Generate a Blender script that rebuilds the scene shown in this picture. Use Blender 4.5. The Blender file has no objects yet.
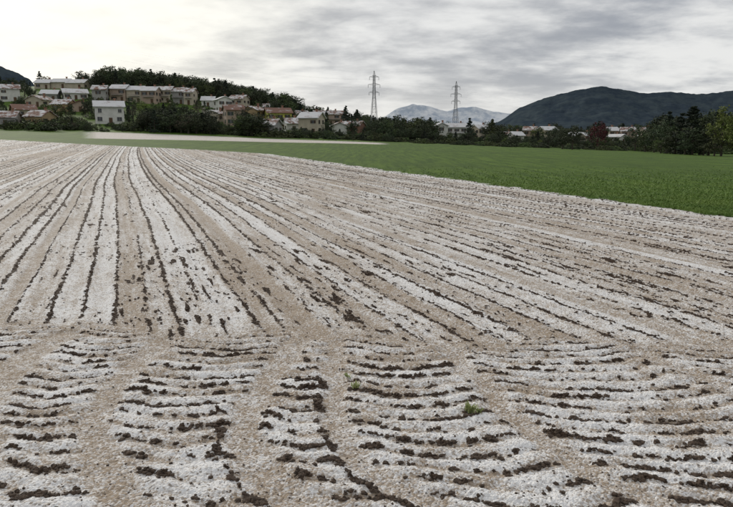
import bpy, math, random
import numpy as np
from mathutils import Vector, Matrix
random.seed(5); rng=np.random.default_rng(11)
scene=bpy.context.scene
F=635.0; CH=2.6; PIT=math.atan(117.5/635.0); CP,SP=math.cos(PIT),math.sin(PIT)
# ------------------------------------------------------------------ noise
def _h(ix,iy,seed):
    n=(ix.astype(np.int64)*374761393+iy.astype(np.int64)*668265263+seed*2147483647)&0xffffffff
    n=((n^(n>>13))*1274126177)&0xffffffff
    n=((n^(n>>16))*2246822519)&0xffffffff
    return ((n^(n>>15))&0xffffff).astype(np.float32)/16777215.0
def vn(x,y,seed=0):
    xi=np.floor(x);yi=np.floor(y);fx=(x-xi).astype(np.float32);fy=(y-yi).astype(np.float32)
    fx=fx*fx*(3-2*fx);fy=fy*fy*(3-2*fy)
    a=_h(xi,yi,seed);b=_h(xi+1,yi,seed);c=_h(xi,yi+1,seed);d=_h(xi+1,yi+1,seed)
    return (a*(1-fx)+b*fx)*(1-fy)+(c*(1-fx)+d*fx)*fy
def fbm(x,y,o=3,seed=0):
    t=0;a=1.0;s=0
    for i in range(o):
        t=t+a*vn(x*(2.03**i)+i*17.3,y*(2.03**i)-i*9.1,seed+i);s+=a;a*=.5
    return t/s
def ss(a,b,x):
    t=np.clip((x-a)/(b-a),0,1);return t*t*(3-2*t)
# ------------------------------------------------------------------ terrain
Ucol=[-200,0,100,200,280,350,400,500,733,950]
Dcol=[0,50,100,150,200,250,300,350,420,600,900]
Z=np.array([
[0,0,.6,1.8,4.2,9,17,27,34,34,20],
[0,0,.5,1.6,4,9,17,28,34,34,20],
[0,0,.3,1.2,3.6,9,17,28,34,32,18],
[0,0,.2,.8,2.8,7,14,22,28,28,14],
[0,0,0,.5,1.8,4.5,8,12,18,18,8],
[0,0,0,.3,1.2,2.5,4.5,6,8,10,4],
[0,0,0,.1,.5,.8,1.2,1.5,3,4,0],
[0,0,-.2,-.4,-.7,-1,-1.2,-1,-1,0,0],
[0,0,-.9,-2.3,-3.3,-3.5,-3,-2,-2,0,0],
[0,0,-.9,-2.3,-3.3,-3.5,-3,-2,-2,0,0]],float)
dg=np.arange(0,905,5.0);ug=np.arange(-200,951,10.0)
tmp=np.array([np.interp(dg,Dcol,r) for r in Z])
tab=np.array([np.interp(ug,Ucol,tmp[:,j]) for j in range(len(dg))]).T
def gs(a,ax,n):
    k=np.exp(-np.linspace(-2,2,2*n+1)**2);k/=k.sum()
    p=[(0,0),(0,0)];p[ax]=(n,n);b=np.pad(a,p,mode='edge')
    return np.apply_along_axis(lambda r:np.convolve(r,k,'valid'),ax,b)
tab=gs(gs(tab,1,5),0,4)
def terr(x,y):
    x=np.asarray(x,float);y=np.asarray(y,float)
    yy=np.maximum(y,1.0)
    U=np.clip(366.5+645.6*x/yy,-199.9,949.9);D=np.clip(yy,0,899.9)
    a=(U+200)/10;b=D/5;i=np.floor(a).astype(int);j=np.floor(b).astype(int);fa=a-i;fb=b-j
    i2=np.minimum(i+1,len(ug)-1);j2=np.minimum(j+1,len(dg)-1)
    z=(tab[i,j]*(1-fa)+tab[i2,j]*fa)*(1-fb)+(tab[i,j2]*(1-fa)+tab[i2,j2]*fa)*fb
    return np.where(y>1,z,0)
def tz(x,y): return float(terr(np.array([x]),np.array([y]))[0])
def bearing_xy(u,d): return ((u-366.5)/645.6*d,d)
def place(u,v,d0=120,d1=520):
    d=d0
    while d<d1:
        x,y=bearing_xy(u,d);z=tz(x,y)-CH
        c=y*CP-z*SP
        if 253.5-F*(y*SP+z*CP)/c<=v: break
        d+=1
    return x,y,tz(x,y),d
def gpt(u,v): # flat-ground survey point
    b=(253.5-v)/F;yy=CP+SP*b;zz=-SP+CP*b;t=CH/-zz
    return ((u-366.5)/F*t,yy*t)
# ------------------------------------------------------------------ field pattern
TR=[([(60,335),(20,360),(-15,400),(-30,470)],.20,0),
    ([(165,338),(128,372),(103,405),(93,440),(105,480),(140,515)],.15,0),
    ([(300,338),(272,372),(250,405),(243,440),(262,472),(300,500),(340,515)],.16,1),
    ([(335,335),(333,370),(333,405),(345,445),(385,480),(450,512)],.11,2),
    ([(445,345),(475,375),(500,405),(540,440),(600,475),(680,512)],.12,0),
    ([(640,350),(690,372),(740,395),(800,425)],.10,0)]
TRW=[]
for pts,w,e in TR:
    P=np.array([gpt(*p) for p in pts]);n=len(P)
    t=np.linspace(0,n-1,n*3);Q=[]
    for tt in t:
        i=min(int(tt),n-2);f=tt-i
        p0=P[max(i-1,0)];p1=P[i];p2=P[i+1];p3=P[min(i+2,n-1)]
        Q.append(.5*((2*p1)+(-p0+p2)*f+(2*p0-5*p1+4*p2-p3)*f*f+(-p0+3*p1-3*p2+p3)*f**3))
    TRW.append((np.array(Q),w,e))
ROW=np.full(4096,-1.0)
for k,v in {-8:.75,-7:.55,-6:.85,-5:.82,-4:.65,-3:.96,-2:.97,-1:.65,0:.1,1:.65,2:.25,3:.74,4:.92,5:.1,6:.65,7:.82,8:.62,9:.72,10:.6,11:.62,12:.5,13:.7}.items(): ROW[k+2048]=v
WHT={-6:.35,-5:.7,-4:.6,-3:.4,-2:.68,-1:.8,0:.22,1:.5,2:.85,3:.75,4:.35,5:.18,6:.7,7:.42}
WROW=np.full(4096,-1.0)
for k,v in WHT.items(): WROW[k+2048]=v
def xb(y): # boundary of hail field and green crop
    return 11.8-.355*(y-20.3)
YEU=[-600,0,100,200,280,330,900];YEV=[170,152,128,108,90,78,60]
def pattern(x,y):
    r=np.hypot(x,y)
    yy=np.maximum(y,1)
    U=366.5+645.6*x/yy
    far=ss(10,50,r)
    warp=.20*(fbm(x*.13,y*.04,2,3)-.5)*2+.05*(fbm(x*.9,y*.45,2,5)-.5)*2
    s=x+.39*y+warp-.0004*np.clip(y-20,0,200)**2*.6
    p=.5
    k=np.floor(s/p);ki=np.clip(k+2048,0,4095).astype(int);fr=s/p-k
    h1=_h(k,k*0,21);h1=np.where(ROW[ki]>=0,ROW[ki],.20+.75*h1)
    h2=_h(k,k*0+3,21);c=.5+(h2-.5)*.35
    dist=np.abs(fr-c)*p
    w=(.006+.052*_h(k,k*0+7,21)*vn(s*3,y*4.5,28)+.010*vn(k*3.3,y*13,29))*(1+1.6*far)+.014*far
    edge=(fbm(x*11,y*7,2,30)-.5)*.10+(vn(x*45,y*38,33)-.5)*.045
    m=ss(w+.020,w*.3,dist+edge)
    n1=vn(k*17.7,y*.22,22);n2=vn(s*5,y*2.6,23);n3=vn(s*16,y*9,25)
    th=1.02-h1;nn=.38*n1+.28*n2+.34*n3
    d1=m*ss(th*.60-.05,th*.60+.05,nn)
    w1=np.where(WROW[ki]>=0,WROW[ki],.15+.75*_h(k,k*0,77))
    k2=k+1;ki2=np.clip(ki+1,0,4095)
    w2=np.where(WROW[ki2]>=0,WROW[ki2],.15+.75*_h(k2,k2*0,77))
    tt=ss(.35,.65,fr);wh=w1*(1-tt)+w2*tt
    wh=wh*.85-.06+.38*fbm(x*.7,y*.25,3,31)+.34*(vn(s*4.0,y*.18,41)-.5)+.44*(vn(s*11,y*.8,43)-.5)+.34*(vn(s*24,y*2.5,44)-.5)
    wash=ss(.50,.72,fbm(x*.11+3,y*.035+2,3,51))
    wh=wh-.22*wash
    fine=d1*(1-.4*wash)
    n=fbm(s*9,y*1.6,2,61)+.12*(vn(x*30,y*20,63)-.5);fine=np.maximum(fine,ss(.71,.77,n)*.95*ss(.36,.52,fbm(x*.5,y*.3,2,62)))
    n=fbm(s*20,y*9,2,65);fine=np.maximum(fine,ss(.75,.81,n)*ss(.38,.56,fbm(x*.6,y*.35,2,66)))
    hL=.014*np.cos((fr-.5)*2*np.pi)
    rp=(s-.33)/2.3;rk=np.floor(rp+.5);rd=np.abs(rp-rk)*2.3
    rut=ss(.17,.08,rd)*(_h(rk,rk*0,88)>.25)
    fine=fine*(1-rut*.9);wh=wh*(1-rut*.6);hL=hL-.02*rut
    near=r<14
    tr=np.zeros_like(r);ed=np.zeros_like(r)
    xs=x[near];ys=y[near]
    wx=xs+(vn(xs*2.2,ys*2.2,91)-.5)*.12+(vn(xs*9,ys*9,93)-.5)*.06;wy=ys+(vn(xs*2.2+9,ys*2.2,92)-.5)*.12
    T=np.zeros_like(xs);E=np.zeros_like(xs);bend=np.zeros_like(xs)
    for Q,w_,e in TRW:
        D=np.full(xs.shape,1e9);SD=np.zeros_like(xs)
        for a,b in zip(Q[:-1],Q[1:]):
            ab=b-a;L=max((ab**2).sum(),1e-9);t=np.clip(((wx-a[0])*ab[0]+(wy-a[1])*ab[1])/L,0,1)
            dd_=(wx-a[0]-t*ab[0])**2+(wy-a[1]-t*ab[1])**2
            sd=np.sign((wx-a[0])*ab[1]-(wy-a[1])*ab[0]);SD=np.where(dd_<D,sd,SD);D=np.minimum(D,dd_)
        D=np.sqrt(D)
        T=np.maximum(T,ss(w_+.08,w_-.06,D));bend=np.maximum(bend,np.exp(-((D-w_)/.35)**2))
        if e:
            lo_,hi_=(.52,.60) if e==1 else (.38,.48)
            sidem=(SD>0)*(1.0 if e==2 else ss(5.6,5.2,ys))
            bw=.026*vn(xs*8,ys*8,98)
            E=np.maximum(E,sidem*ss(bw+.018,bw*.4,np.abs(D-w_-.05)+(vn(xs*14,ys*14,97)-.5)*.06+(vn(xs*45,ys*45,99)-.5)*.03)*ss(lo_,hi_,fbm(xs*2.8,ys*2.8,2,95+e)))
    tr[near]=T;ed[near]=E
    bd=np.zeros_like(r);bd[near]=bend
    q=y+.045*x+.16*(fbm(x*.55,y*.5,2,101)-.5)*2-.18*bd+.06*(fbm(x*3,y*3,2,103)-.5)
    p2=.25;kk=np.floor(q/p2);fq=q/p2-kk
    hh=_h(kk,kk*0,111)
    ww=.001+.032*vn(x*2.1,kk*9.1,112)*vn(x*8,kk*4.7,116)+.006*vn(x*20,kk*2.7,120)
    dd=np.abs(fq-.5-(hh-.5)*.35)*p2
    e2=(fbm(x*12,y*14,2,113)-.5)*.10+(vn(x*45,y*50,117)-.5)*.035
    m2=ss(ww+.018,ww*.3,dd+e2)
    nn=.50*vn(x*1.5+kk*3.7,kk*13.3,114)+.30*vn(x*6,kk*5.1,115)+.20*vn(x*19,kk*3.1,118)
    dens=.40+.16*hh-.06*bd
    dH=m2*ss(dens-.04,dens+.04,nn)
    cr=fbm(x*16,y*26,2,119);dH=np.maximum(dH,ss(.73,.79,cr)*ss(.34,.10,np.abs(fq-.5)))
    whH=.76+.8*(fbm(x*2.2,y*4,3,121)-.5)*2-.42*np.exp(-(np.abs(fq-.5)/.16)**2)
    whH=whH-.20*ss(4.4,7.8,y)
    hH=.012*np.cos(fq*2*np.pi)
    dH=np.maximum(dH*(1-tr),ed*(1-tr));whH=whH*(1-tr)+(.14+.32*vn(x*5,y*5,122))*tr;hH=hH*(1-tr)-.022*tr
    yh=7.75+1.2*(fbm(x*.8,x*0,2,131)-.5)+np.where(x<-1,.35,0)
    H=ss(yh+.30,yh-.20,y)
    band=np.exp(-((y-yh-.05)/.34)**2)
    dirt=fine*(1-H)+dH*H;dirt=dirt*(1-.4*band)
    white=wh*(1-H)+whH*H;white=white*(1-.45*band)
    h=hL*(1-H)+hH*H
    lump=fbm(x*14,y*14,3,141)
    h=h+.035*(fbm(x*3.3,y*3.3,4,142)-.5)+dirt*(.006+.032*(lump-.35))+.020*(lump-.5)+.010*(vn(x*55,y*55,144)-.5)*(r<14)
    nb=(vn(x*1.2,y*1.2,151)-.5)*.9+(vn(x*5,y*5,152)-.5)*.5
    g=ss(-.12,.12,x-xb(y)+nb)
    ye=np.interp(U,YEU,YEV)+nb*3
    g=np.maximum(g,ss(-1,1,y-ye))
    d0=165+4*(U-90)/300;dE=200-13*(U-90)/300
    strip=ss(-2,2,y-d0)*ss(2,-2,y-dE)*ss(80,100,U)*ss(392,375,U)
    g=g*(1-strip)
    g=np.where(y<0,np.where(x>xb(y),1.0,0.0),g)
    h=h*(1-ss(60,140,r))*(1-g)+g*(.02+.05*(vn(x*3,y*3,161)-.5)*(r<200))
    white=np.where(strip>.5,.42,white)
    dirt=np.where(strip>.5,0,dirt)
    return dirt*(1-g),white,g,h
# ------------------------------------------------------------------ helpers
def mesh_np(name,V,Fq,n=4,smooth=True):
    me=bpy.data.meshes.new(name)
    me.vertices.add(len(V));me.vertices.foreach_set('co',np.asarray(V,np.float32).ravel())
    me.loops.add(Fq.size);me.loops.foreach_set('vertex_index',Fq.astype(np.int32).ravel())
    me.polygons.add(len(Fq));me.polygons.foreach_set('loop_start',np.arange(0,Fq.size,n,dtype=np.int32))
    me.polygons.foreach_set('use_smooth',np.full(len(Fq),smooth))
    me.update(calc_edges=True)
    return me
def obj(name,me,parent=None,mats=()):
    o=bpy.data.objects.new(name,me);scene.collection.objects.link(o)
    for m in mats: me.materials.append(m)
    if parent: o.parent=parent
    return o
def empty(name,loc=(0,0,0)):
    o=bpy.data.objects.new(name,None);o.location=loc;scene.collection.objects.link(o);return o
class N:
    def __init__(s,name):
        s.m=bpy.data.materials.new(name);s.m.use_nodes=True;s.t=s.m.node_tree;s.b=s.t.nodes['Principled BSDF']
    def n(s,ty,**k):
        nd=s.t.nodes.new(ty)
        for a,b in k.items():
            if a=='i':
                for c,d in b.items(): nd.inputs[c].default_value=d
            else: setattr(nd,a,b)
        return nd
    def l(s,a,b): s.t.links.new(a,b)
    def math(s,op,a,b=0.0,clamp=False):
        nd=s.n('ShaderNodeMath',operation=op,use_clamp=clamp)
        for i,v in enumerate((a,b)):
            if isinstance(v,(int,float)): nd.inputs[i].default_value=v
            else: s.l(v,nd.inputs[i])
        return nd.outputs[0]
    def mix(s,f,a,b):
        nd=s.n('ShaderNodeMix',data_type='RGBA')
        for i,v in ((0,f),(6,a),(7,b)):
            if isinstance(v,(int,float)): nd.inputs[i].default_value=v
            elif isinstance(v,tuple): nd.inputs[i].default_value=v+(1,)
            else: s.l(v,nd.inputs[i])
        return nd.outputs[2]
    def noise(s,vec,scale,detail=3,rough=.5):
        nd=s.n('ShaderNodeTexNoise',i={'Scale':scale,'Detail':detail,'Roughness':rough})
        if vec is not None: s.l(vec,nd.inputs['Vector'])
        return nd.outputs[0]
    def mr(s,v,a,b,c=0.0,d=1.0):
        nd=s.n('ShaderNodeMapRange',i={1:a,2:b,3:c,4:d});nd.interpolation_type='SMOOTHSTEP';s.l(v,nd.inputs[0]);return nd.outputs[0]
def simple(name,c,c2=None,rough=.8,scale=2.0):
    k=N(name);g=k.n('ShaderNodeNewGeometry')
    c2=c2 or tuple(x*.75 for x in c)
    k.l(k.mix(k.mr(k.noise(g.outputs['Position'],scale,4),.35,.65),c,c2),k.b.inputs['Base Color'])
    k.b.inputs['Roughness'].default_value=rough
    return k.m
# ------------------------------------------------------------------ ground material
k=N('hail_soil_and_crop');geo=k.n('ShaderNodeNewGeometry');P=geo.outputs['Position']
at=k.n('ShaderNodeAttribute',attribute_name='gmask');sp=k.n('ShaderNodeSeparateColor');k.l(at.outputs['Color'],sp.inputs[0])
R,G,B=sp.outputs[0],sp.outputs[1],sp.outputs[2]
vo=k.n('ShaderNodeTexVoronoi',i={'Scale':58.0,'Randomness':1.0});k.l(P,vo.inputs['Vector'])
vs=k.n('ShaderNodeSeparateColor');k.l(vo.outputs['Color'],vs.inputs[0]);cr=vs.outputs[0]
vo2=k.n('ShaderNodeTexVoronoi',i={'Scale':24.0});k.l(P,vo2.inputs['Vector'])
vs2=k.n('ShaderNodeSeparateColor');k.l(vo2.outputs['Color'],vs2.inputs[0])
n1=k.noise(P,30,4,.6);n2=k.noise(P,4,4,.6)
a=k.math('ADD',G,k.math('MULTIPLY',k.math('SUBTRACT',cr,.5),.75))
a=k.math('ADD',a,k.math('MULTIPLY',k.math('SUBTRACT',n2,.5),.9))
a=k.math('ADD',a,k.math('MULTIPLY',k.math('SUBTRACT',vs2.outputs[0],.5),.35))
a=k.mr(a,.0,1.0)
hail=k.mix(a,(.40,.320,.240),(.88,.87,.855))
sparkle=k.mr(vs.outputs[1],.82,.95)
hail=k.mix(k.math('MULTIPLY',sparkle,.5),hail,(.93,.93,.93))
darkp=k.mr(vs.outputs[2],.82,.97)
hail=k.mix(k.math('MULTIPLY',darkp,.65),hail,(.20,.145,.10))
soil=k.mix(k.mr(n1,.35,.65),(.035,.022,.014),(.085,.056,.037))
df=k.mr(k.math('ADD',R,k.math('MULTIPLY',k.math('SUBTRACT',n1,.5),.9)),.28,.62)
col=k.mix(df,hail,soil)
mp=k.n('ShaderNodeMapping');mp.inputs['Rotation'].default_value=(0,0,math.radians(-20));mp.inputs['Scale'].default_value=(1.6,.10,1);k.l(P,mp.inputs[0])
gs1=k.noise(mp.outputs[0],.9,5,.65);gs2=k.noise(P,.05,5,.6);gs3=k.noise(P,5,5,.7);gs4=k.noise(P,.5,4,.6)
gc=k.mix(k.mr(gs1,.36,.64),(.036,.082,.010),(.105,.180,.022))
gc=k.mix(k.math('MULTIPLY',k.mr(gs2,.42,.62),.65),gc,(.046,.088,.015))
gc=k.mix(k.math('MULTIPLY',k.mr(gs3,.35,.7),.55),gc,(.125,.185,.032))
gc=k.mix(k.math('MULTIPLY',k.mr(gs4,.5,.7),.45),gc,(.034,.064,.013))
col=k.mix(B,col,gc)
k.l(col,k.b.inputs['Base Color']);k.b.inputs['Roughness'].default_value=.8;k.b.inputs['Specular IOR Level'].default_value=.12
bh=k.math('ADD',k.math('MULTIPLY',vo.outputs['Distance'],-.9),k.math('MULTIPLY',n1,1.1))
bp=k.n('ShaderNodeBump',i={'Strength':.8,'Distance':.016});k.l(bh,bp.inputs['Height']);k.l(bp.outputs[0],k.b.inputs['Normal'])
M_ground=k.m
# ------------------------------------------------------------------ ground mesh
az=np.concatenate([np.arange(-180,-50,2.5),np.arange(-50,-35,.4),np.arange(-35,35,.060),np.arange(35,50,.4),np.arange(50,180,2.5)])
rs=[.01,.3,.6,.9,1.2,1.5,1.8,2.1,2.4,2.7,2.9,3.1,3.25];r=3.35
while r<9500:
    rs.append(r);r+=min(.8*r*r/2306,.0085*r if r<260 else .02*r)
rs=np.array(rs);A=np.radians(az)
X=(rs[:,None]*np.sin(A)[None,:]).ravel();Y=(rs[:,None]*np.cos(A)[None,:]).ravel()
d_,w_,g_,h_=pattern(X,Y)
Zt=terr(X,Y)+h_
nr,nc=len(rs),len(az)
I=np.arange(nr*nc).reshape(nr,nc);I2=np.roll(I,-1,axis=1)
Q=np.stack([I[:-1],I2[:-1],I2[1:],I[1:]],-1).reshape(-1,4)[:,::-1]
me=mesh_np('ground',np.stack([X,Y,Zt],1),Q)
ca=me.color_attributes.new('gmask','FLOAT_COLOR','POINT')
ca.data.foreach_set('color',np.stack([d_,np.clip(w_,0,1),g_,np.ones_like(g_)],1).astype(np.float32).ravel())
obj('ground_field',me,mats=[M_ground])
print('ground',nr,nc)
# ------------------------------------------------------------------ clods
ico_v=[];phi=(1+5**.5)/2
for a_ in (-1,1):
    for b_ in (-phi,phi): ico_v+= [(0,a_,b_),(a_,b_,0),(b_,0,a_)]
ico_v=np.array(ico_v)/math.sqrt(1+phi*phi)
import bmesh
bm=bmesh.new()
for v in ico_v: bm.verts.new(v)
bmesh.ops.convex_hull(bm,input=bm.verts);bm.verts.ensure_lookup_table();bm.verts.index_update()
icoV=np.array([v.co[:] for v in bm.verts]);icoF=np.array([[v.index for v in f.verts] for f in bm.faces]);bm.free()
def scatter_clods(name,n,dmin,dmax,smin,smax,mat,thr):
    u=rng.random(n);rr=1/((1/dmin)*(1-u)+(1/dmax)*u);aa=np.radians(rng.uniform(-36,36,n))
    x=rr*np.sin(aa);y=rr*np.cos(aa)
    d,w,g,h=pattern(x,y)
    keep=(g<.1)&((d>thr*rng.uniform(.5,1.3,n))|((rng.random(n)<.014)))
    x,y,h,d=x[keep],y[keep],h[keep],d[keep];m=len(x)
    sz=rng.uniform(0,1,m)**2.6*(smax-smin)+smin
    sz=np.where(d<.2,sz*.5,sz)
    V=icoV[None]*(1+rng.uniform(-.35,.35,(m,12,1)))
    V=V*sz[:,None,None]*np.array([1,1,.6])[None,None]*rng.uniform(.7,1.3,(m,1,3))
    V=V+np.stack([x,y,terr(x,y)+h+sz*.12],1)[:,None]
    Fm=icoF[None]+(np.arange(m)*12)[:,None,None]
    me=mesh_np(name,V.reshape(-1,3),Fm.reshape(-1,3),3,False)
    print(name,m)
    return obj(name,me,mats=[mat])
M_clod=simple('wet_soil',(.095,.063,.042),(.038,.025,.016),.9,35)
scatter_clods('soil_clods',420000,3.4,36,.004,.023,M_clod,.5)
# ------------------------------------------------------------------ crop blades
n=120000
u=rng.random(n);yy=1/((1/9.)*(1-u)+(1/60.)*u)
xx=xb(yy)+.05+rng.random(n)**1.2*(yy*.62-xb(yy)).clip(2)+rng.normal(0,.08,n)
d,w,g,h=pattern(xx,yy);kp=(g>.3)&(rng.random(n)<ss(60,30,yy));xx,yy,h=xx[kp],yy[kp],h[kp];m=len(xx)
hg=rng.uniform(.04,.10,m);wd=.009+.0005*yy;th=rng.uniform(0,6.28,m)
base=np.stack([xx,yy,terr(xx,yy)+h-.01],1)
dx=np.stack([np.cos(th),np.sin(th),0*th],1)*wd[:,None]
tip=base+np.stack([rng.normal(0,.08,m),rng.normal(0,.08,m),hg],1)
V=np.stack([base-dx,base+dx,tip],1).reshape(-1,3)
k=N('crop_leaf');g0=k.n('ShaderNodeNewGeometry')
k.l(k.mix(k.mr(k.noise(g0.outputs['Position'],.5,4),.35,.65),(.105,.19,.025),(.16,.245,.038)),k.b.inputs['Base Color']);k.b.inputs['Roughness'].default_value=.7
obj('green_crop',mesh_np('green_crop',V,np.arange(3*m).reshape(-1,3),3,False),mats=[k.m])
# ------------------------------------------------------------------ weeds
def weed(u,v,n,hh,seed):
    rg=np.random.default_rng(seed);x,y=gpt(u,v)
    V=[];Fc=[]
    for i in range(n):
        a=rg.uniform(0,6.28);l=hh*rg.uniform(.5,1);lean=rg.uniform(.2,1.0);b=len(V)
        cx,cy=rg.normal(0,.018,2);w=.006*rg.uniform(.7,1.5)
        for j in range(4):
            t=j/3;rr=l*lean*t;zz=l*(t-.45*lean*t*t);ww=w*(1-t)**.6*(1+.8*t)+.0005
            px,py=cx+rr*math.cos(a),cy+rr*math.sin(a)
            V+=[(px-ww*math.sin(a),py+ww*math.cos(a),zz),(px+ww*math.sin(a),py-ww*math.cos(a),zz)]
        for j in range(3): Fc.append((b+2*j,b+2*j+1,b+2*j+3,b+2*j+2))
    o=obj('weed_plant',mesh_np('weed_plant',np.array(V),np.array(Fc)),mats=[M_weed]);o.location=(x,y,.005)
M_weed=simple('weed_leaf',(.36,.38,.16),(.24,.29,.10),.6,40)
weed(470,412,80,.11,1);weed(356,388,26,.08,2);weed(479,413,30,.07,3);weed(347,377,14,.06,4)
# ------------------------------------------------------------------ trees
def leafmat(name,c1,c2):
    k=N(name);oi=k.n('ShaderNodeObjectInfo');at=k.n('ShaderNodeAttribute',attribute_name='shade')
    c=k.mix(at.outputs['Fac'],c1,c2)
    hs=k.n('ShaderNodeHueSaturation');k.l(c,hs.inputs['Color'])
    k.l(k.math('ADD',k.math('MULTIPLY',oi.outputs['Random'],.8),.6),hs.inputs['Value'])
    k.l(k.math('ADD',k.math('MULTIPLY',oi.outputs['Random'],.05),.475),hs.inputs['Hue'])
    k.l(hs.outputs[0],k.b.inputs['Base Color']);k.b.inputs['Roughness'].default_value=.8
    return k.m
M_bark=simple('bark',(.06,.05,.035),None,.9,6)
LM={'dark':leafmat('leaf_dark_green',(.018,.028,.013),(.056,.075,.027)),
    'mid':leafmat('leaf_green',(.034,.050,.016),(.095,.120,.034)),
    'spring':leafmat('leaf_spring_green',(.07,.095,.02),(.18,.21,.05)),
    'red':leafmat('leaf_copper',(.05,.012,.012),(.15,.032,.026)),
    'con':leafmat('conifer_needle',(.012,.022,.014),(.034,.048,.027)),
    'bare':leafmat('budding_twig',(.055,.045,.03),(.12,.10,.06)),
    'blossom':leafmat('blossom',(.30,.27,.24),(.5,.47,.42))}
def limb(V,Fc,a,b,r0,r1,s=6):
    a=np.array(a,float);b=np.array(b,float);d=b-a;d/=np.linalg.norm(d)+1e-9
    p=np.cross(d,[0,0,1.0]);p=p if np.linalg.norm(p)>.1 else np.array([1.,0,0]);p/=np.linalg.norm(p);q=np.cross(d,p)
    o=len(V)
    for c,r in ((a,r0),(b,r1)):
        for i in range(s):
            t=2*math.pi*i/s;V.append(c+p*math.cos(t)*r+q*math.sin(t)*r)
    for i in range(s): Fc.append((o+i,o+(i+1)%s,o+s+(i+1)%s,o+s+i))
def tree_mesh(kind,mat,seed,leaf=.50,nclump=52,per=26):
    rg=np.random.default_rng(seed);V=[];Fc=[]
    cl=[]
    if kind=='conifer':
        leaf=.42
        limb(V,Fc,(0,0,-.5),(0,0,9.6),.22,.03)
        for i in range(80):
            t=rg.random()**.9;z=.4+9.2*t;R=2.1*(1-t)**.8+.15;a=rg.uniform(0,6.28);rr=R*rg.uniform(.3,1.0)
            cl.append((rr*math.cos(a),rr*math.sin(a),z-.25*rr,.65*(1-t)+.28,.4,rg.random()))
            if i%3==0: limb(V,Fc,(0,0,z),(rr*math.cos(a),rr*math.sin(a),z-.25*rr),.05,.02,4)
    elif kind=='poplar':
        limb(V,Fc,(0,0,-.5),(0,0,9),.25,.04)
        for i in range(nclump):
            t=rg.random();z=1.2+8.8*t;R=1.25*math.sin(math.pi*min(1,.15+.85*t))**.6;a=rg.uniform(0,6.28);rr=R*rg.random()**.5
            cl.append((rr*math.cos(a),rr*math.sin(a),z,.55,.7,rg.random()))
            if i%3==0: limb(V,Fc,(0,0,max(.8,z-1.2)),(rr*math.cos(a),rr*math.sin(a),z),.06,.02,4)
    elif kind=='bush':
        leaf=.4
        for i in range(30):
            a=rg.uniform(0,6.28);rr=2.2*rg.random()**.5;z=.2+1.9*rg.random()*(1-(rr/2.5)**2)
            cl.append((rr*math.cos(a),rr*math.sin(a),z,.65,.55,rg.random()))
            if i%3==0: limb(V,Fc,(0,0,-.3),(rr*math.cos(a),rr*math.sin(a),z),.06,.02,4)
    else:
        limb(V,Fc,(0,0,-.6),(.1,.05,2.2),.30,.22,8);limb(V,Fc,(.1,.05,2.2),(.0,.2,6.5),.22,.07,7)
        nodes=[]
        for i in range(7):
            a=i*2.4+rg.uniform(-.4,.4);z0=1.8+rg.uniform(0,2.8);L=rg.uniform(1.6,3.0);b=(L*math.cos(a),L*math.sin(a),z0+rg.uniform(.6,2.6))
            limb(V,Fc,(.07,.08,z0),b,.12,.04,5);nodes.append(b)
            for j in range(2):
                c=(b[0]+rg.normal(0,.8),b[1]+rg.normal(0,.8),b[2]+rg.uniform(.1,1.2));limb(V,Fc,b,c,.045,.015,4);nodes.append(c)
        for i in range(nclump):
            if i<len(nodes): c=nodes[i]
            else:
                a=rg.uniform(0,6.28);ph=rg.uniform(-1.15,1.45);rr=rg.uniform(.35,1.0)
                c=(3.2*rr*math.cos(ph)*math.cos(a),3.2*rr*math.cos(ph)*math.sin(a),5.0+4.4*rr*math.sin(ph))
            cl.append((c[0],c[1],c[2],rg.uniform(.65,1.15),.8,rg.random()))
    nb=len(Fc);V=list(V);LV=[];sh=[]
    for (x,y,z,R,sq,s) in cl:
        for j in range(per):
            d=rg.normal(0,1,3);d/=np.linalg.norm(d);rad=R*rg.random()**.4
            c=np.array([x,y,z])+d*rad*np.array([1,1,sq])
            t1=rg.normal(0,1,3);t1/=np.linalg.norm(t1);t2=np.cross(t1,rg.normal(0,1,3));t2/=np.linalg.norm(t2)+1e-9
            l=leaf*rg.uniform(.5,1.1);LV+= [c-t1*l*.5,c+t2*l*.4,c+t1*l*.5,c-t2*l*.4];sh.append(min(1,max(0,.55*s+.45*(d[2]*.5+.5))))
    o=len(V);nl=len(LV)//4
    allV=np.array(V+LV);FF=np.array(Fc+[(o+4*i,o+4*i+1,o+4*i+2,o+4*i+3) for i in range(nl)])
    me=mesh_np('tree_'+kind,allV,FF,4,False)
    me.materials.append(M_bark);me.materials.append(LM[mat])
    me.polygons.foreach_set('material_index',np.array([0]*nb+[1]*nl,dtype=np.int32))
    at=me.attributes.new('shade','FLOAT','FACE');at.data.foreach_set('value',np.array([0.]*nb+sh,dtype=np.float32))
    return me
TM={}
for m_ in ('dark','mid','spring','red'): TM[m_]=[tree_mesh('broadleaf',m_,i*7+len(m_)) for i in range(3)]
TM['bare']=[tree_mesh('broadleaf','bare',71+i,.28,44,16) for i in range(2)]
TM['con']=[tree_mesh('conifer','con',i+5) for i in range(3)]
TM['pop']=[tree_mesh('poplar','mid',i+15) for i in range(2)]
TM['bush']=[tree_mesh('bush',c,i+25) for i,c in enumerate(('dark','mid','mid','dark'))]
TM['blossom']=[tree_mesh('broadleaf','blossom',91,.3,30,26)]
HT={'con':9.8,'pop':10.2,'bush':2.6}
def tree(name,kind,x,y,height,parent=None,wide=1.0):
    o=bpy.data.objects.new(name,random.choice(TM[kind]));scene.collection.objects.link(o)
    s=height/HT.get(kind,9.6);o.scale=(s*wide,s*wide*random.uniform(.9,1.1),s)
    o.rotation_euler=(0,0,random.uniform(0,6.28));o.location=(x,y,tz(x,y)-.15)
    if parent: o.parent=parent
    return o
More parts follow.
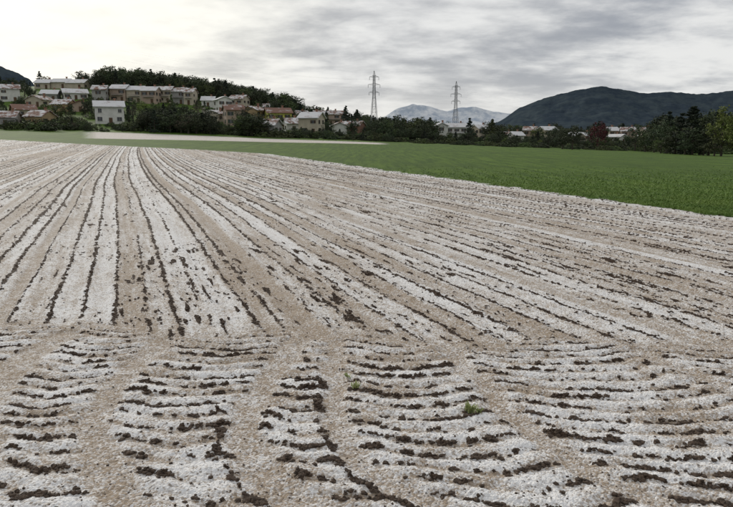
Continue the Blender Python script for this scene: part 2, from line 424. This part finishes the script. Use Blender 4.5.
# ------------------------------------------------------------------ houses
def wallmat(name,c): return simple(name,c,tuple(v*.85 for v in c),.85,.6)
WM={'white':wallmat('plaster_white',(.66,.65,.61)),'cream':wallmat('plaster_cream',(.50,.44,.34)),
    'pink':wallmat('plaster_pink',(.42,.32,.25)),'ochre':wallmat('plaster_ochre',(.44,.33,.18)),
    'lime':wallmat('plaster_lime',(.54,.55,.12)),'brown':wallmat('plaster_brown',(.24,.18,.14)),
    'grey':wallmat('plaster_grey',(.34,.33,.31)),'brick':wallmat('plaster_red',(.30,.16,.11))}
def roofm_(name,lo,hi):
    k=N(name);g0=k.n('ShaderNodeNewGeometry')
    k.l(k.mix(k.mr(k.noise(g0.outputs['Position'],.45,5,.65),lo,hi),(.19,.10,.07),(.62,.62,.62)),k.b.inputs['Base Color']);k.b.inputs['Roughness'].default_value=.85;return k.m
M_roof=roofm_('tile_roof_with_hail',.54,.70);M_roofw=roofm_('tile_roof_white_hail',.42,.58);M_roofx=roofm_('tile_roof_full_hail',.22,.48)
M_glass=simple('window_glass',(.025,.03,.035),(.05,.055,.06),.15,3)
M_frame=simple('window_frame',(.45,.44,.41))
M_shut=simple('shutter',(.09,.06,.04));M_shutg=simple('shutter_green',(.04,.07,.045))
M_wood=simple('door_wood',(.12,.07,.04));M_conc=simple('concrete',(.32,.31,.29));M_brick=simple('chimney_brick',(.28,.15,.10))
def box(V,Fc,c,s):
    o=len(V);x,y,z=c;a,b,h=s[0]/2,s[1]/2,s[2]/2
    for dz in (-h,h):
        for dx,dy in ((-a,-b),(a,-b),(a,b),(-a,b)): V.append((x+dx,y+dy,z+dz))
    for f in ((3,2,1,0),(4,5,6,7),(0,1,5,4),(1,2,6,5),(2,3,7,6),(3,0,4,7)): Fc.append(tuple(o+i for i in f))
def pm(name,V,Fc,mat,parent):
    me=bpy.data.meshes.new(name);me.from_pydata([tuple(v) for v in V],[],Fc);me.update();return obj(name,me,parent,[mat])
HP=[]
def house_body(par,w,d,st,wall,roofm,ridge='x',shut=None,balc=False,off=(0,0,0)):
    ox,oy,oz=off;h=st*2.9+.3;rise=(d if ridge=='x' else w)*.5*.42
    b=-4
    V=[]
    if ridge=='x':
        sec=[(-d/2,b),(d/2,b),(d/2,h),(0,h+rise),(-d/2,h)]
        for sx in (-w/2,w/2): V+=[(ox+sx,oy+p,oz+q) for p,q in sec]
    else:
        sec=[(-w/2,b),(w/2,b),(w/2,h),(0,h+rise),(-w/2,h)]
        for sy in (-d/2,d/2): V+=[(ox+p,oy+sy,oz+q) for p,q in sec]
    Fc=[(0,1,2,3,4),(9,8,7,6,5)]+[(i,i+5,(i+1)%5+5,(i+1)%5) for i in range(5)]
    pm('walls',V,Fc,wall,par)
    V=[];Fc=[];e=.7;L=(w if ridge=='x' else d)/2+.6;Wd=(d if ridge=='x' else w)/2
    sl=rise/Wd
    for sgn in (-1,1):
        o=len(V);pr=[(0,h+rise+.06),(sgn*(Wd+e),h-sl*e+.06),(sgn*(Wd+e),h-sl*e+.30),(0,h+rise+.34)]
        for l in (-L,L):
            for p,q in pr: V.append((ox+l,oy+p,oz+q) if ridge=='x' else (ox+p,oy+l,oz+q))
        Fc+=[(o,o+1,o+2,o+3),(o+7,o+6,o+5,o+4)]+[(o+i,o+4+i,o+4+(i+1)%4,o+(i+1)%4) for i in range(4)]
    pm('roof',V,Fc,roofm,par)
    G=[[],[]];Fr=[[],[]];S=[[],[]];D=[[],[]];Bc=[[],[]]
    for s_ in range(st):
        zc=oz+s_*2.9+1.75
        for axis,ln in (('f',w),('b',w),('l',d),('r',d)):
            nw=max(1,int(ln/3.1))
            for i in range(nw):
                t=(i+.5)/nw*ln-ln/2+random.uniform(-.25,.25)
                if random.random()<.12: continue
                if axis=='f' and s_==0 and i==nw//2:
                    box(*D,(ox+t,oy-d/2-.03,oz+1.1),(1.2,.1,2.2));continue
                ww=random.choice((.9,1.15,1.6));wh=random.choice((1.1,1.35,1.35))
                sg={'f':-1,'b':1,'l':-1,'r':1}[axis]
                if axis in 'fb':
                    box(*G,(ox+t,oy+sg*(d/2+.015),zc),(ww,.07,wh))
                    box(*Fr,(ox+t,oy+sg*(d/2+.06),zc-wh/2-.06),(ww+.3,.2,.10));box(*Fr,(ox+t,oy+sg*(d/2+.035),zc),(.07,.09,wh-.02))
                    if shut: 
                        for q in (-1,1): box(*S,(ox+t+q*(ww/2+.3),oy+sg*(d/2+.04),zc),(.52,.08,wh+.05))
                else:
                    box(*G,(ox+sg*(w/2+.015),oy+t,zc),(.07,ww,wh));box(*Fr,(ox+sg*(w/2+.06),oy+t,zc-wh/2-.06),(.2,ww+.3,.10))
                    if shut:
                        for q in (-1,1): box(*S,(ox+sg*(w/2+.04),oy+t+q*(ww/2+.3),zc),(.08,.52,wh+.05))
        if balc and s_>0:
            box(*Bc,(ox,oy-d/2-.62,oz+s_*2.9+.18),(w*.72,1.2,.16))
            box(*Bc,(ox,oy-d/2-1.2,oz+s_*2.9+1.12),(w*.72,.06,.07))
            nbar=int(w*.72/.35)
            for i in range(nbar+1): box(*Bc,(ox-w*.36+.03+i*(w*.72-.06)/nbar,oy-d/2-1.2,oz+s_*2.9+.67),(.05,.05,.82))
    pm('windows',*G,M_glass,par);pm('window_frames',*Fr,M_frame,par)
    if D[0]: pm('door',*D,M_wood,par)
    if shut: pm('shutters',*S,shut,par)
    if balc: pm('balcony',*Bc,M_conc,par)
    V=[];Fc=[];cx=ox+w*.22;cy=oy+(d*.12 if ridge=='x' else .1*d)
    box(V,Fc,(cx,cy,oz+h+rise*.75+.6),(.7,.6,1.9));box(V,Fc,(cx,cy,oz+h+rise*.75+1.66),(.95,.85,.18));pm('chimney',V,Fc,M_brick,par)
RM={0:M_roof,1:M_roofw,2:M_roofx}
def house(u,v,wpx,st,wall,ridge='x',roofw=1,yaw=0,shut=1,balc=False,depth=9,name='village_house'):
    x,y,z,d=place(u,v);w=max(6,wpx*d/645.6)
    e=empty(name,(x,y+depth/2,z));e.rotation_euler=(0,0,math.radians(yaw)+math.atan2(-x,y)*.5)
    sh={0:None,1:M_shut,2:M_shutg}[shut]
    house_body(e,w,depth,st,WM[wall],RM[roofw],ridge,sh,balc)
    HP.append((u,d,wpx,v,st*3*645/d+4))
    return e
HL=[ # u v w st wall ridge roof yaw shut balc
(8,102,19,2,'white','x',1,15,1,0),(38,107,18,1,'cream','y',1,-22,1,0),(74,100,22,1,'white','x',2,18,1,0),(50,101,15,1,'grey','x',2,0,0,0),
(20,118,20,1,'cream','x',0,22,1,0),(62,112,16,1,'ochre','x',1,-15,1,0),(36,126,16,1,'ochre','x',1,-18,1,0),(78,112,12,1,'pink','y',0,10,0,0),(3,127,14,1,'grey','x',1,0,0,0),
(106,124,27,2,'white','x',2,12,0,0),(100,103,11,2,'grey','x',1,0,1,0),
(222,113,14,2,'white','y',2,20,1,0),(239,111,15,2,'cream','x',1,-20,1,1),(232,126,18,2,'pink','x',0,15,2,0),(208,107,12,1,'white','x',2,0,1,0),(215,122,11,1,'cream','y',1,-20,1,0),
(253,125,16,2,'ochre','y',1,-24,1,1),(277,128,24,2,'lime','x',0,14,1,0),(284,111,19,2,'white','x',2,0,1,0),(300,120,14,1,'pink','x',1,25,1,0),(265,113,12,1,'brown','x',1,-10,1,0),
(311,135,20,2,'cream','x',2,-16,1,0),(329,125,31,2,'pink','x',1,12,1,1),(352,133,22,1,'brick','x',1,-20,1,0),(372,129,13,1,'cream','x',2,0,1,0),(338,134,13,1,'white','y',1,8,1,0),
(291,132,14,1,'white','x',1,15,1,0),(268,135,14,1,'grey','x',1,-15,1,0),
(402,137,18,2,'white','y',2,-18,1,0),(388,133,13,1,'cream','x',1,10,1,0),(418,137,12,1,'white','x',2,10,1,0)]
for (u,v,w,st,wl,rd,rw,yw,sh,bl) in HL: house(u,v,w,st,wl,rd,rw,yw,sh,bool(bl))
HR=[(440,300,12,2,'white','y',2,5,0),(456,320,20,2,'white','x',2,-6,1),(481,330,14,2,'cream','x',2,20,0),
(506,350,11,1,'cream','x',1,-20,0),(530,350,12,2,'pink','x',1,-20,0),(547,340,14,2,'cream','x',2,14,0),(572,345,14,1,'brown','x',2,-14,0),
(610,345,13,2,'cream','x',2,16,0),(628,335,14,2,'pink','x',1,-18,0),(646,345,12,2,'cream','x',1,15,0),(617,325,10,1,'white','y',2,30,0),(516,325,10,1,'white','x',2,12,0),(586,330,11,1,'cream','x',2,22,0),(636,350,10,1,'grey','y',2,22,0)]
for (u,d,w,st,wl,rd,rw,yw,bl) in HR:
    x,y=bearing_xy(u,d);e=empty('village_house',(x,y,tz(x,y)+.8));e.rotation_euler=(0,0,math.radians(yw))
    house_body(e,w*d/645.6,8,st,WM[wl],RM[rw],rd,M_shut,bool(bl));HP.append((u,d,w,140,10))
def terrace(name,units,wall,st=2,balc=True,rf=1):
    x0,y0,z0,d0=place(units[0][0],units[0][1]);e=empty(name,(x0,y0+5,z0))
    for i,(u,v,wpx) in enumerate(units):
        x,y,z,d=place(u,v);w=wpx*d/645.6
        house_body(e,w,9,st,WM[wall[i%len(wall)]],RM[rf],'x',M_shut,balc,((u-units[0][0])/645.6*d0,(i%2)*1.0,z-z0))
        HP.append((u,d,wpx,v,12))
terrace('terraced_houses',[(120,102,15),(135.5,103,15),(150.5,104,14)],['pink','cream'],2,True,2)
terrace('terraced_houses',[(166,103,13),(179,104,13),(190,105,9)],['cream','grey'],2,True,1)
terrace('apartment_building',[(46,89,15),(62,88.5,16),(79,89,17)],['cream'],1,False,2)
# ------------------------------------------------------------------ vegetation placement
def blocked(u,d,ht):
    for hu,hd,hw,hv,hh in HP:
        if abs(u-hu)<hw*.5+ht*.5 and -3<hd-d<30 and ht>3.0: return True
        if abs(u-hu)<hw*.5+4 and -12<hd-d<=3: return True
    return False
forest=empty('forest')
cnt=0
for i in range(4000):
    u=random.uniform(85,400);d=random.uniform(345,480)
    if u<102 and random.random()<.6: continue
    if u>290: d=random.uniform(340,500)
    if blocked(u,d,6): continue
    x,y=bearing_xy(u,d)
    kd=random.choices(['dark','mid','con','bare'],[6,3,2 if u<290 else 7,1])[0]
    tree('oak_tree',kd,x,y,random.uniform(7.5,12.5)*(1.12 if 105<u<300 else .85),forest,1.15);cnt+=1
    if cnt>520: break
hv=empty('village_trees')
cnt=0
for i in range(7000):
    u=random.uniform(-120,430);d=random.uniform(228,362)
    ht=random.choice([2.5,3.2,4.2,5.0,6,7.5])
    if blocked(u,d,ht): continue
    x,y=bearing_xy(u,d)
    kd=random.choices(['dark','mid','con','bare','bush','spring','pop','blossom'],[7,5,4,2,5,.6,.7,.3])[0]
    tree('garden_tree',kd,x,y,ht if kd!='bush' else random.uniform(1.8,3.2),hv,1.1);cnt+=1
    if cnt>760: break
belt=empty('tree_belt')
for i in range(440):
    u=random.uniform(-60,392);d=random.uniform(203,228)
    ht=random.uniform(1.3,3.4)
    if 142<u<212 or 240<u<262: ht=random.uniform(4,7.5)
    if 88<u<124: ht=1.4
    if 40<u<86: ht*=1.25
    x,y=bearing_xy(u,d)
    kd=random.choices(['dark','mid','bush','con','bare'],[6,2,5 if ht<4 else 0,1,1])[0]
    tree('hedgerow_tree',kd,x,y,ht,belt,1.35)
rl=empty('distant_tree_line')
for i in range(1700):
    u=random.uniform(384,900);d=random.uniform(225,430)
    top=np.interp(u,[386,430,500,560,640,665,700,860],[10,10,11,11,11.5,15,16,16])
    ht=top*random.uniform(.45,1.05)
    bad=False
    for h in HP:
        if 430<h[0] and abs(u-h[0])<h[2]*.5+1.0 and d<h[1]+5:
            if d>h[1]-8: bad=True
            ht=min(ht,3.0+ (1.5 if random.random()<.3 else 0))
    if bad: continue
    if d<250: ht=min(ht,4.5 if u<650 else 9)
    x,y=bearing_xy(u,d)
    kd=random.choices(['dark','mid','con','bush','spring','bare','pop'],[8,3,3,2,.25,.6,.4])[0]
    if kd=='bush': ht=min(ht,3.5)
    tree('hedgerow_tree',kd,x,y,ht,rl,1.2)
for i in range(210):
    u=random.uniform(388,780);d=random.uniform(200,238);x,y=bearing_xy(u,d)
    tree('hedge_bush','bush',x,y,random.uniform(.9,2.3)*(1.5 if u>650 else 1),rl,1.4)
for (nm,kd,u,d,ht,wd) in [('copper_beech_tree','red',598,220,10.5,.8),('poplar_tree','pop',492,250,10,.9),('oak_tree','dark',573,190,7.2,1.15),('oak_tree','dark',563,196,5.4,1.2),
    ('pine_tree','con',691,172,13,1.6),('pine_tree','con',681,178,11.5,1.5),('oak_tree','dark',668,182,9.5,1.2),('oak_tree','dark',701,172,11.5,1.25),('oak_tree','dark',655,196,9,1.2),('oak_tree','dark',676,175,7,1.4),('oak_tree','dark',694,168,8,1.3),
    ('willow_tree','spring',723,158,12.5,.85),('willow_tree','spring',742,156,13,1.0),('oak_tree','dark',636,210,9,1.1),('oak_tree','mid',646,200,6.5,1.2),('oak_tree','dark',710,168,10,1.1),('oak_tree','mid',662,178,5,1.5),('oak_tree','dark',686,166,4.5,1.6),('oak_tree','dark',705,164,5,1.6),('oak_tree','mid',716,157,5,1.6),
    ('cedar_tree','con',346,300,12,1.3),('cedar_tree','con',357,305,11,1.3),('pine_tree','con',303,270,8,1.3),('pine_tree','con',382,300,9,1.3),('pine_tree','con',392,310,8,1.3),
    ('oak_tree','dark',248,245,9,1.0),('oak_tree','dark',72,240,7,.9),('oak_tree','dark',90,262,8,.7),('pine_tree','con',45,362,9,1.3),('oak_tree','mid',50,364,7,1.3),('oak_tree','dark',100,356,10,.8)]:
    x,y=bearing_xy(u,d);tree(nm,kd,x,y,ht,None,wd)
# ------------------------------------------------------------------ pylons
M_steel=simple('galvanised_steel',(.20,.205,.21),(.13,.135,.14),.5,2)
def pylon(u,d,H):
    x,y=bearing_xy(u,d);V=[];Fc=[]
    def hw(z): return np.interp(z,[0,H*.62,H*.93,H],[2.0,.62,.42,.06])
    lv=list(np.linspace(0,H*.62,8))+list(np.linspace(H*.62,H*.93,7)[1:])+[H]
    cs=[(-1,-1),(1,-1),(1,1),(-1,1)]
    for a,b in zip(lv[:-1],lv[1:]):
        for i,(p,q) in enumerate(cs):
            p2,q2=cs[(i+1)%4];A_=hw(a);B_=hw(b)
            limb(V,Fc,(p*A_,q*A_,a),(p*B_,q*B_,b),.09,.09,4)
            if b<H:
                limb(V,Fc,(p*A_,q*A_,a),(p2*B_,q2*B_,b),.045,.045,4);limb(V,Fc,(p2*A_,q2*A_,a),(p*B_,q*B_,b),.045,.045,4);limb(V,Fc,(p*B_,q*B_,b),(p2*B_,q2*B_,b),.045,.045,4)
    ends=[]
    for z,L in ((H*.66,2.6),(H*.78,3.1),(H*.90,2.4)):
        for sg in (-1,1):
            w0=hw(z)
            for q in (-1,1):
                limb(V,Fc,(sg*w0,q*w0,z),(sg*L,0,z+.15),.06,.05,4);limb(V,Fc,(sg*w0,q*w0,z+.9),(sg*L,0,z+.15),.05,.04,4)
            for i in range(1,4):
                t=i/4;limb(V,Fc,(sg*(w0+(L-w0)*t),0,z+.05),(sg*(w0+(L-w0)*(t-.12)),0,z+.9*(1-t)+.1),.04,.04,4)
            limb(V,Fc,(sg*L,0,z+.1),(sg*L,0,z-1.4),.09,.09,6);ends.append((sg*L,z-1.4))
    o=obj('electricity_pylon',mesh_np('electricity_pylon',np.array(V),np.array(Fc),4,False),mats=[M_steel]);o.location=(x,y,tz(x,y)-.2)
    yaw=math.radians(14);o.rotation_euler=(0,0,yaw)
    return [(x+e*math.cos(yaw),y+e*math.sin(yaw),tz(x,y)+z) for e,z in ends]
e1=pylon(374,330,31.5);e2=pylon(455,372,33)
V=[];Fc=[]
for a,b in zip(e1,e2):
    a=np.array(a);b=np.array(b)
    for (s,t) in ((a,b),(b,b+(b-a)*2.0),(a,a-(b-a)*2.0)):
        pr=None
        for i in range(13):
            f=i/12;p=s+(t-s)*f;p[2]-=4*(np.linalg.norm(t-s)*.02)*f*(1-f)
            if pr is not None: limb(V,Fc,pr,p,.008,.008,3)
            pr=p
obj('power_line_wires',mesh_np('wires',np.array(V),np.array(Fc),4,False),mats=[M_steel])
# ------------------------------------------------------------------ mountains
def mountain(name,us,vs,D,depth,mat,seed,rough=.05):
    uu=np.linspace(us[0],us[-1],420);hv=np.interp(uu,us,[(136-v)/F*D+CH for v in vs])
    kz=np.exp(-np.linspace(-2,2,13)**2);kz/=kz.sum();hv=np.convolve(np.pad(hv,6,mode='edge'),kz,'valid')
    tt=np.linspace(-1,1,110)
    U_,T_=np.meshgrid(uu,tt,indexing='ij')
    dd=D+T_*depth
    x=(U_-366.5)/645.6*dd;y=dd
    prof=np.clip(1-np.abs(T_)**1.1,0,1)
    hh=hv[:,None]*prof
    rg=np.abs(fbm(x/(D*.05),y/(D*.07),5,seed)-.5)*2
    hh=hh*(1-.38*(1-rg)*np.minimum(1,np.abs(T_)*3))+hv[:,None]*rough*(fbm(x/(D*.008),y/(D*.008),3,seed+9)-.5)*prof*.9-4
    n1,n2_=U_.shape;I=np.arange(n1*n2_).reshape(n1,n2_)
    Q=np.stack([I[:-1,:-1],I[1:,:-1],I[1:,1:],I[:-1,1:]],-1).reshape(-1,4)
    return obj(name,mesh_np(name,np.stack([x.ravel(),y.ravel(),hh.ravel()],1),Q),mats=[mat])
def mtmat(name,c1,c2,sc):
    k=N(name);g=k.n('ShaderNodeNewGeometry')
    nn=k.math('ADD',k.math('MULTIPLY',k.noise(g.outputs['Position'],sc,6,.65),.6),k.math('MULTIPLY',k.noise(g.outputs['Position'],sc*5,4,.6),.4))
    k.l(k.mix(k.mr(nn,.40,.60),c1,c2),k.b.inputs['Base Color']);k.b.inputs['Roughness'].default_value=1;k.b.inputs['Specular IOR Level'].default_value=0
    return k.m
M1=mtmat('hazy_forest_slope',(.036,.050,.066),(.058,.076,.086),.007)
mountain('mountain',[478,500,518,545,570,598,615,640,665,700,733,780,860,980],[128,121,108,98,92,87,90,94,93,95,91,86,98,122],4000,1300,M1,300)
mountain('mountain',[-260,-160,-60,-20,2,18,34,50],[90,70,58,62,66,72,80,100],3600,900,M1,320)
M2=mtmat('hazy_far_slope_with_snow',(.40,.46,.54),(.74,.76,.78),.003)  # distance haze put into both slope colours, along with the snow
mountain('distant_mountain',[370,395,412,430,446,458,475,492,510,540],[126,110,105,107,112,108,107,112,114,122],8000,900,M2,340)
# ------------------------------------------------------------------ sky, sun
SE,SA=math.radians(22),math.radians(-31)
S=Vector((math.cos(SE)*math.sin(SA),math.cos(SE)*math.cos(SA),math.sin(SE)))
W=bpy.data.worlds.new('World');scene.world=W;W.use_nodes=True
class WN(N):
    def __init__(s,w): s.t=w.node_tree
k=WN(W);nt=W.node_tree
bg=nt.nodes['Background'];out=nt.nodes['World Output']
sky=k.n('ShaderNodeTexSky',sky_type='NISHITA');sky.sun_disc=False;sky.sun_elevation=SE;sky.sun_rotation=SA
k.l(sky.outputs[0],bg.inputs[0]);bg.inputs[1].default_value=.07
tc=k.n('ShaderNodeTexCoord');Dv=tc.outputs['Generated']
sx=k.n('ShaderNodeSeparateXYZ');k.l(Dv,sx.inputs[0])
zz=k.math('ADD',k.math('MAXIMUM',sx.outputs[2],0.0),.17)
cx=k.n('ShaderNodeCombineXYZ');k.l(k.math('DIVIDE',sx.outputs[0],zz),cx.inputs[0]);k.l(k.math('MULTIPLY',k.math('DIVIDE',sx.outputs[1],zz),1.15),cx.inputs[1])
nA=k.n('ShaderNodeTexNoise',i={'Scale':.85,'Detail':9,'Roughness':.54,'Distortion':.2});k.l(cx.outputs[0],nA.inputs['Vector'])
nB=k.n('ShaderNodeTexNoise',i={'Scale':3.0,'Detail':8,'Roughness':.58,'Distortion':.15});k.l(cx.outputs[0],nB.inputs['Vector'])
dp=k.n('ShaderNodeVectorMath',operation='DOT_PRODUCT');k.l(Dv,dp.inputs[0]);dp.inputs[1].default_value=S
ten=k.math('ADD',k.math('MULTIPLY',nA.outputs[0],.68),k.math('MULTIPLY',nB.outputs[0],.32))
glow=k.mr(k.math('ADD',dp.outputs['Value'],k.math('MULTIPLY',k.math('SUBTRACT',ten,.5),.25)),.84,.99)
t=k.mr(ten,.40,.60)
dk=k.mix(k.mr(dp.outputs['Value'],.45,.92),(.31,.335,.385),(.44,.45,.47))
c=k.mix(t,dk,(.84,.84,.83))
c=k.mix(k.math('MULTIPLY',glow,.90),c,(1.12,1.10,1.0))
hz=k.mr(sx.outputs[2],.11,.01)
c=k.mix(k.math('MULTIPLY',hz,.50),c,(.84,.84,.82))
bg2=k.n('ShaderNodeBackground');k.l(c,bg2.inputs[0]);bg2.inputs[1].default_value=1.0
mx=k.n('ShaderNodeMixShader');mx.inputs[0].default_value=.94;k.l(bg.outputs[0],mx.inputs[1]);k.l(bg2.outputs[0],mx.inputs[2]);k.l(mx.outputs[0],out.inputs[0])
L=bpy.data.lights.new('sun','SUN');L.energy=1.5;L.angle=math.radians(14);L.color=(1,.94,.85)
lo=bpy.data.objects.new('sun',L);scene.collection.objects.link(lo);lo.rotation_euler=S.to_track_quat('Z','Y').to_euler()
# ------------------------------------------------------------------ camera
cam=bpy.data.cameras.new('camera');co=bpy.data.objects.new('camera',cam);scene.collection.objects.link(co)
cam.lens=36*F/733;cam.sensor_width=36;cam.clip_end=30000;cam.clip_start=.05
co.location=(0,0,CH);co.rotation_euler=(math.pi/2-PIT,0,0);scene.camera=co
scene.view_settings.view_transform='Standard';scene.view_settings.look='None';scene.view_settings.exposure=0
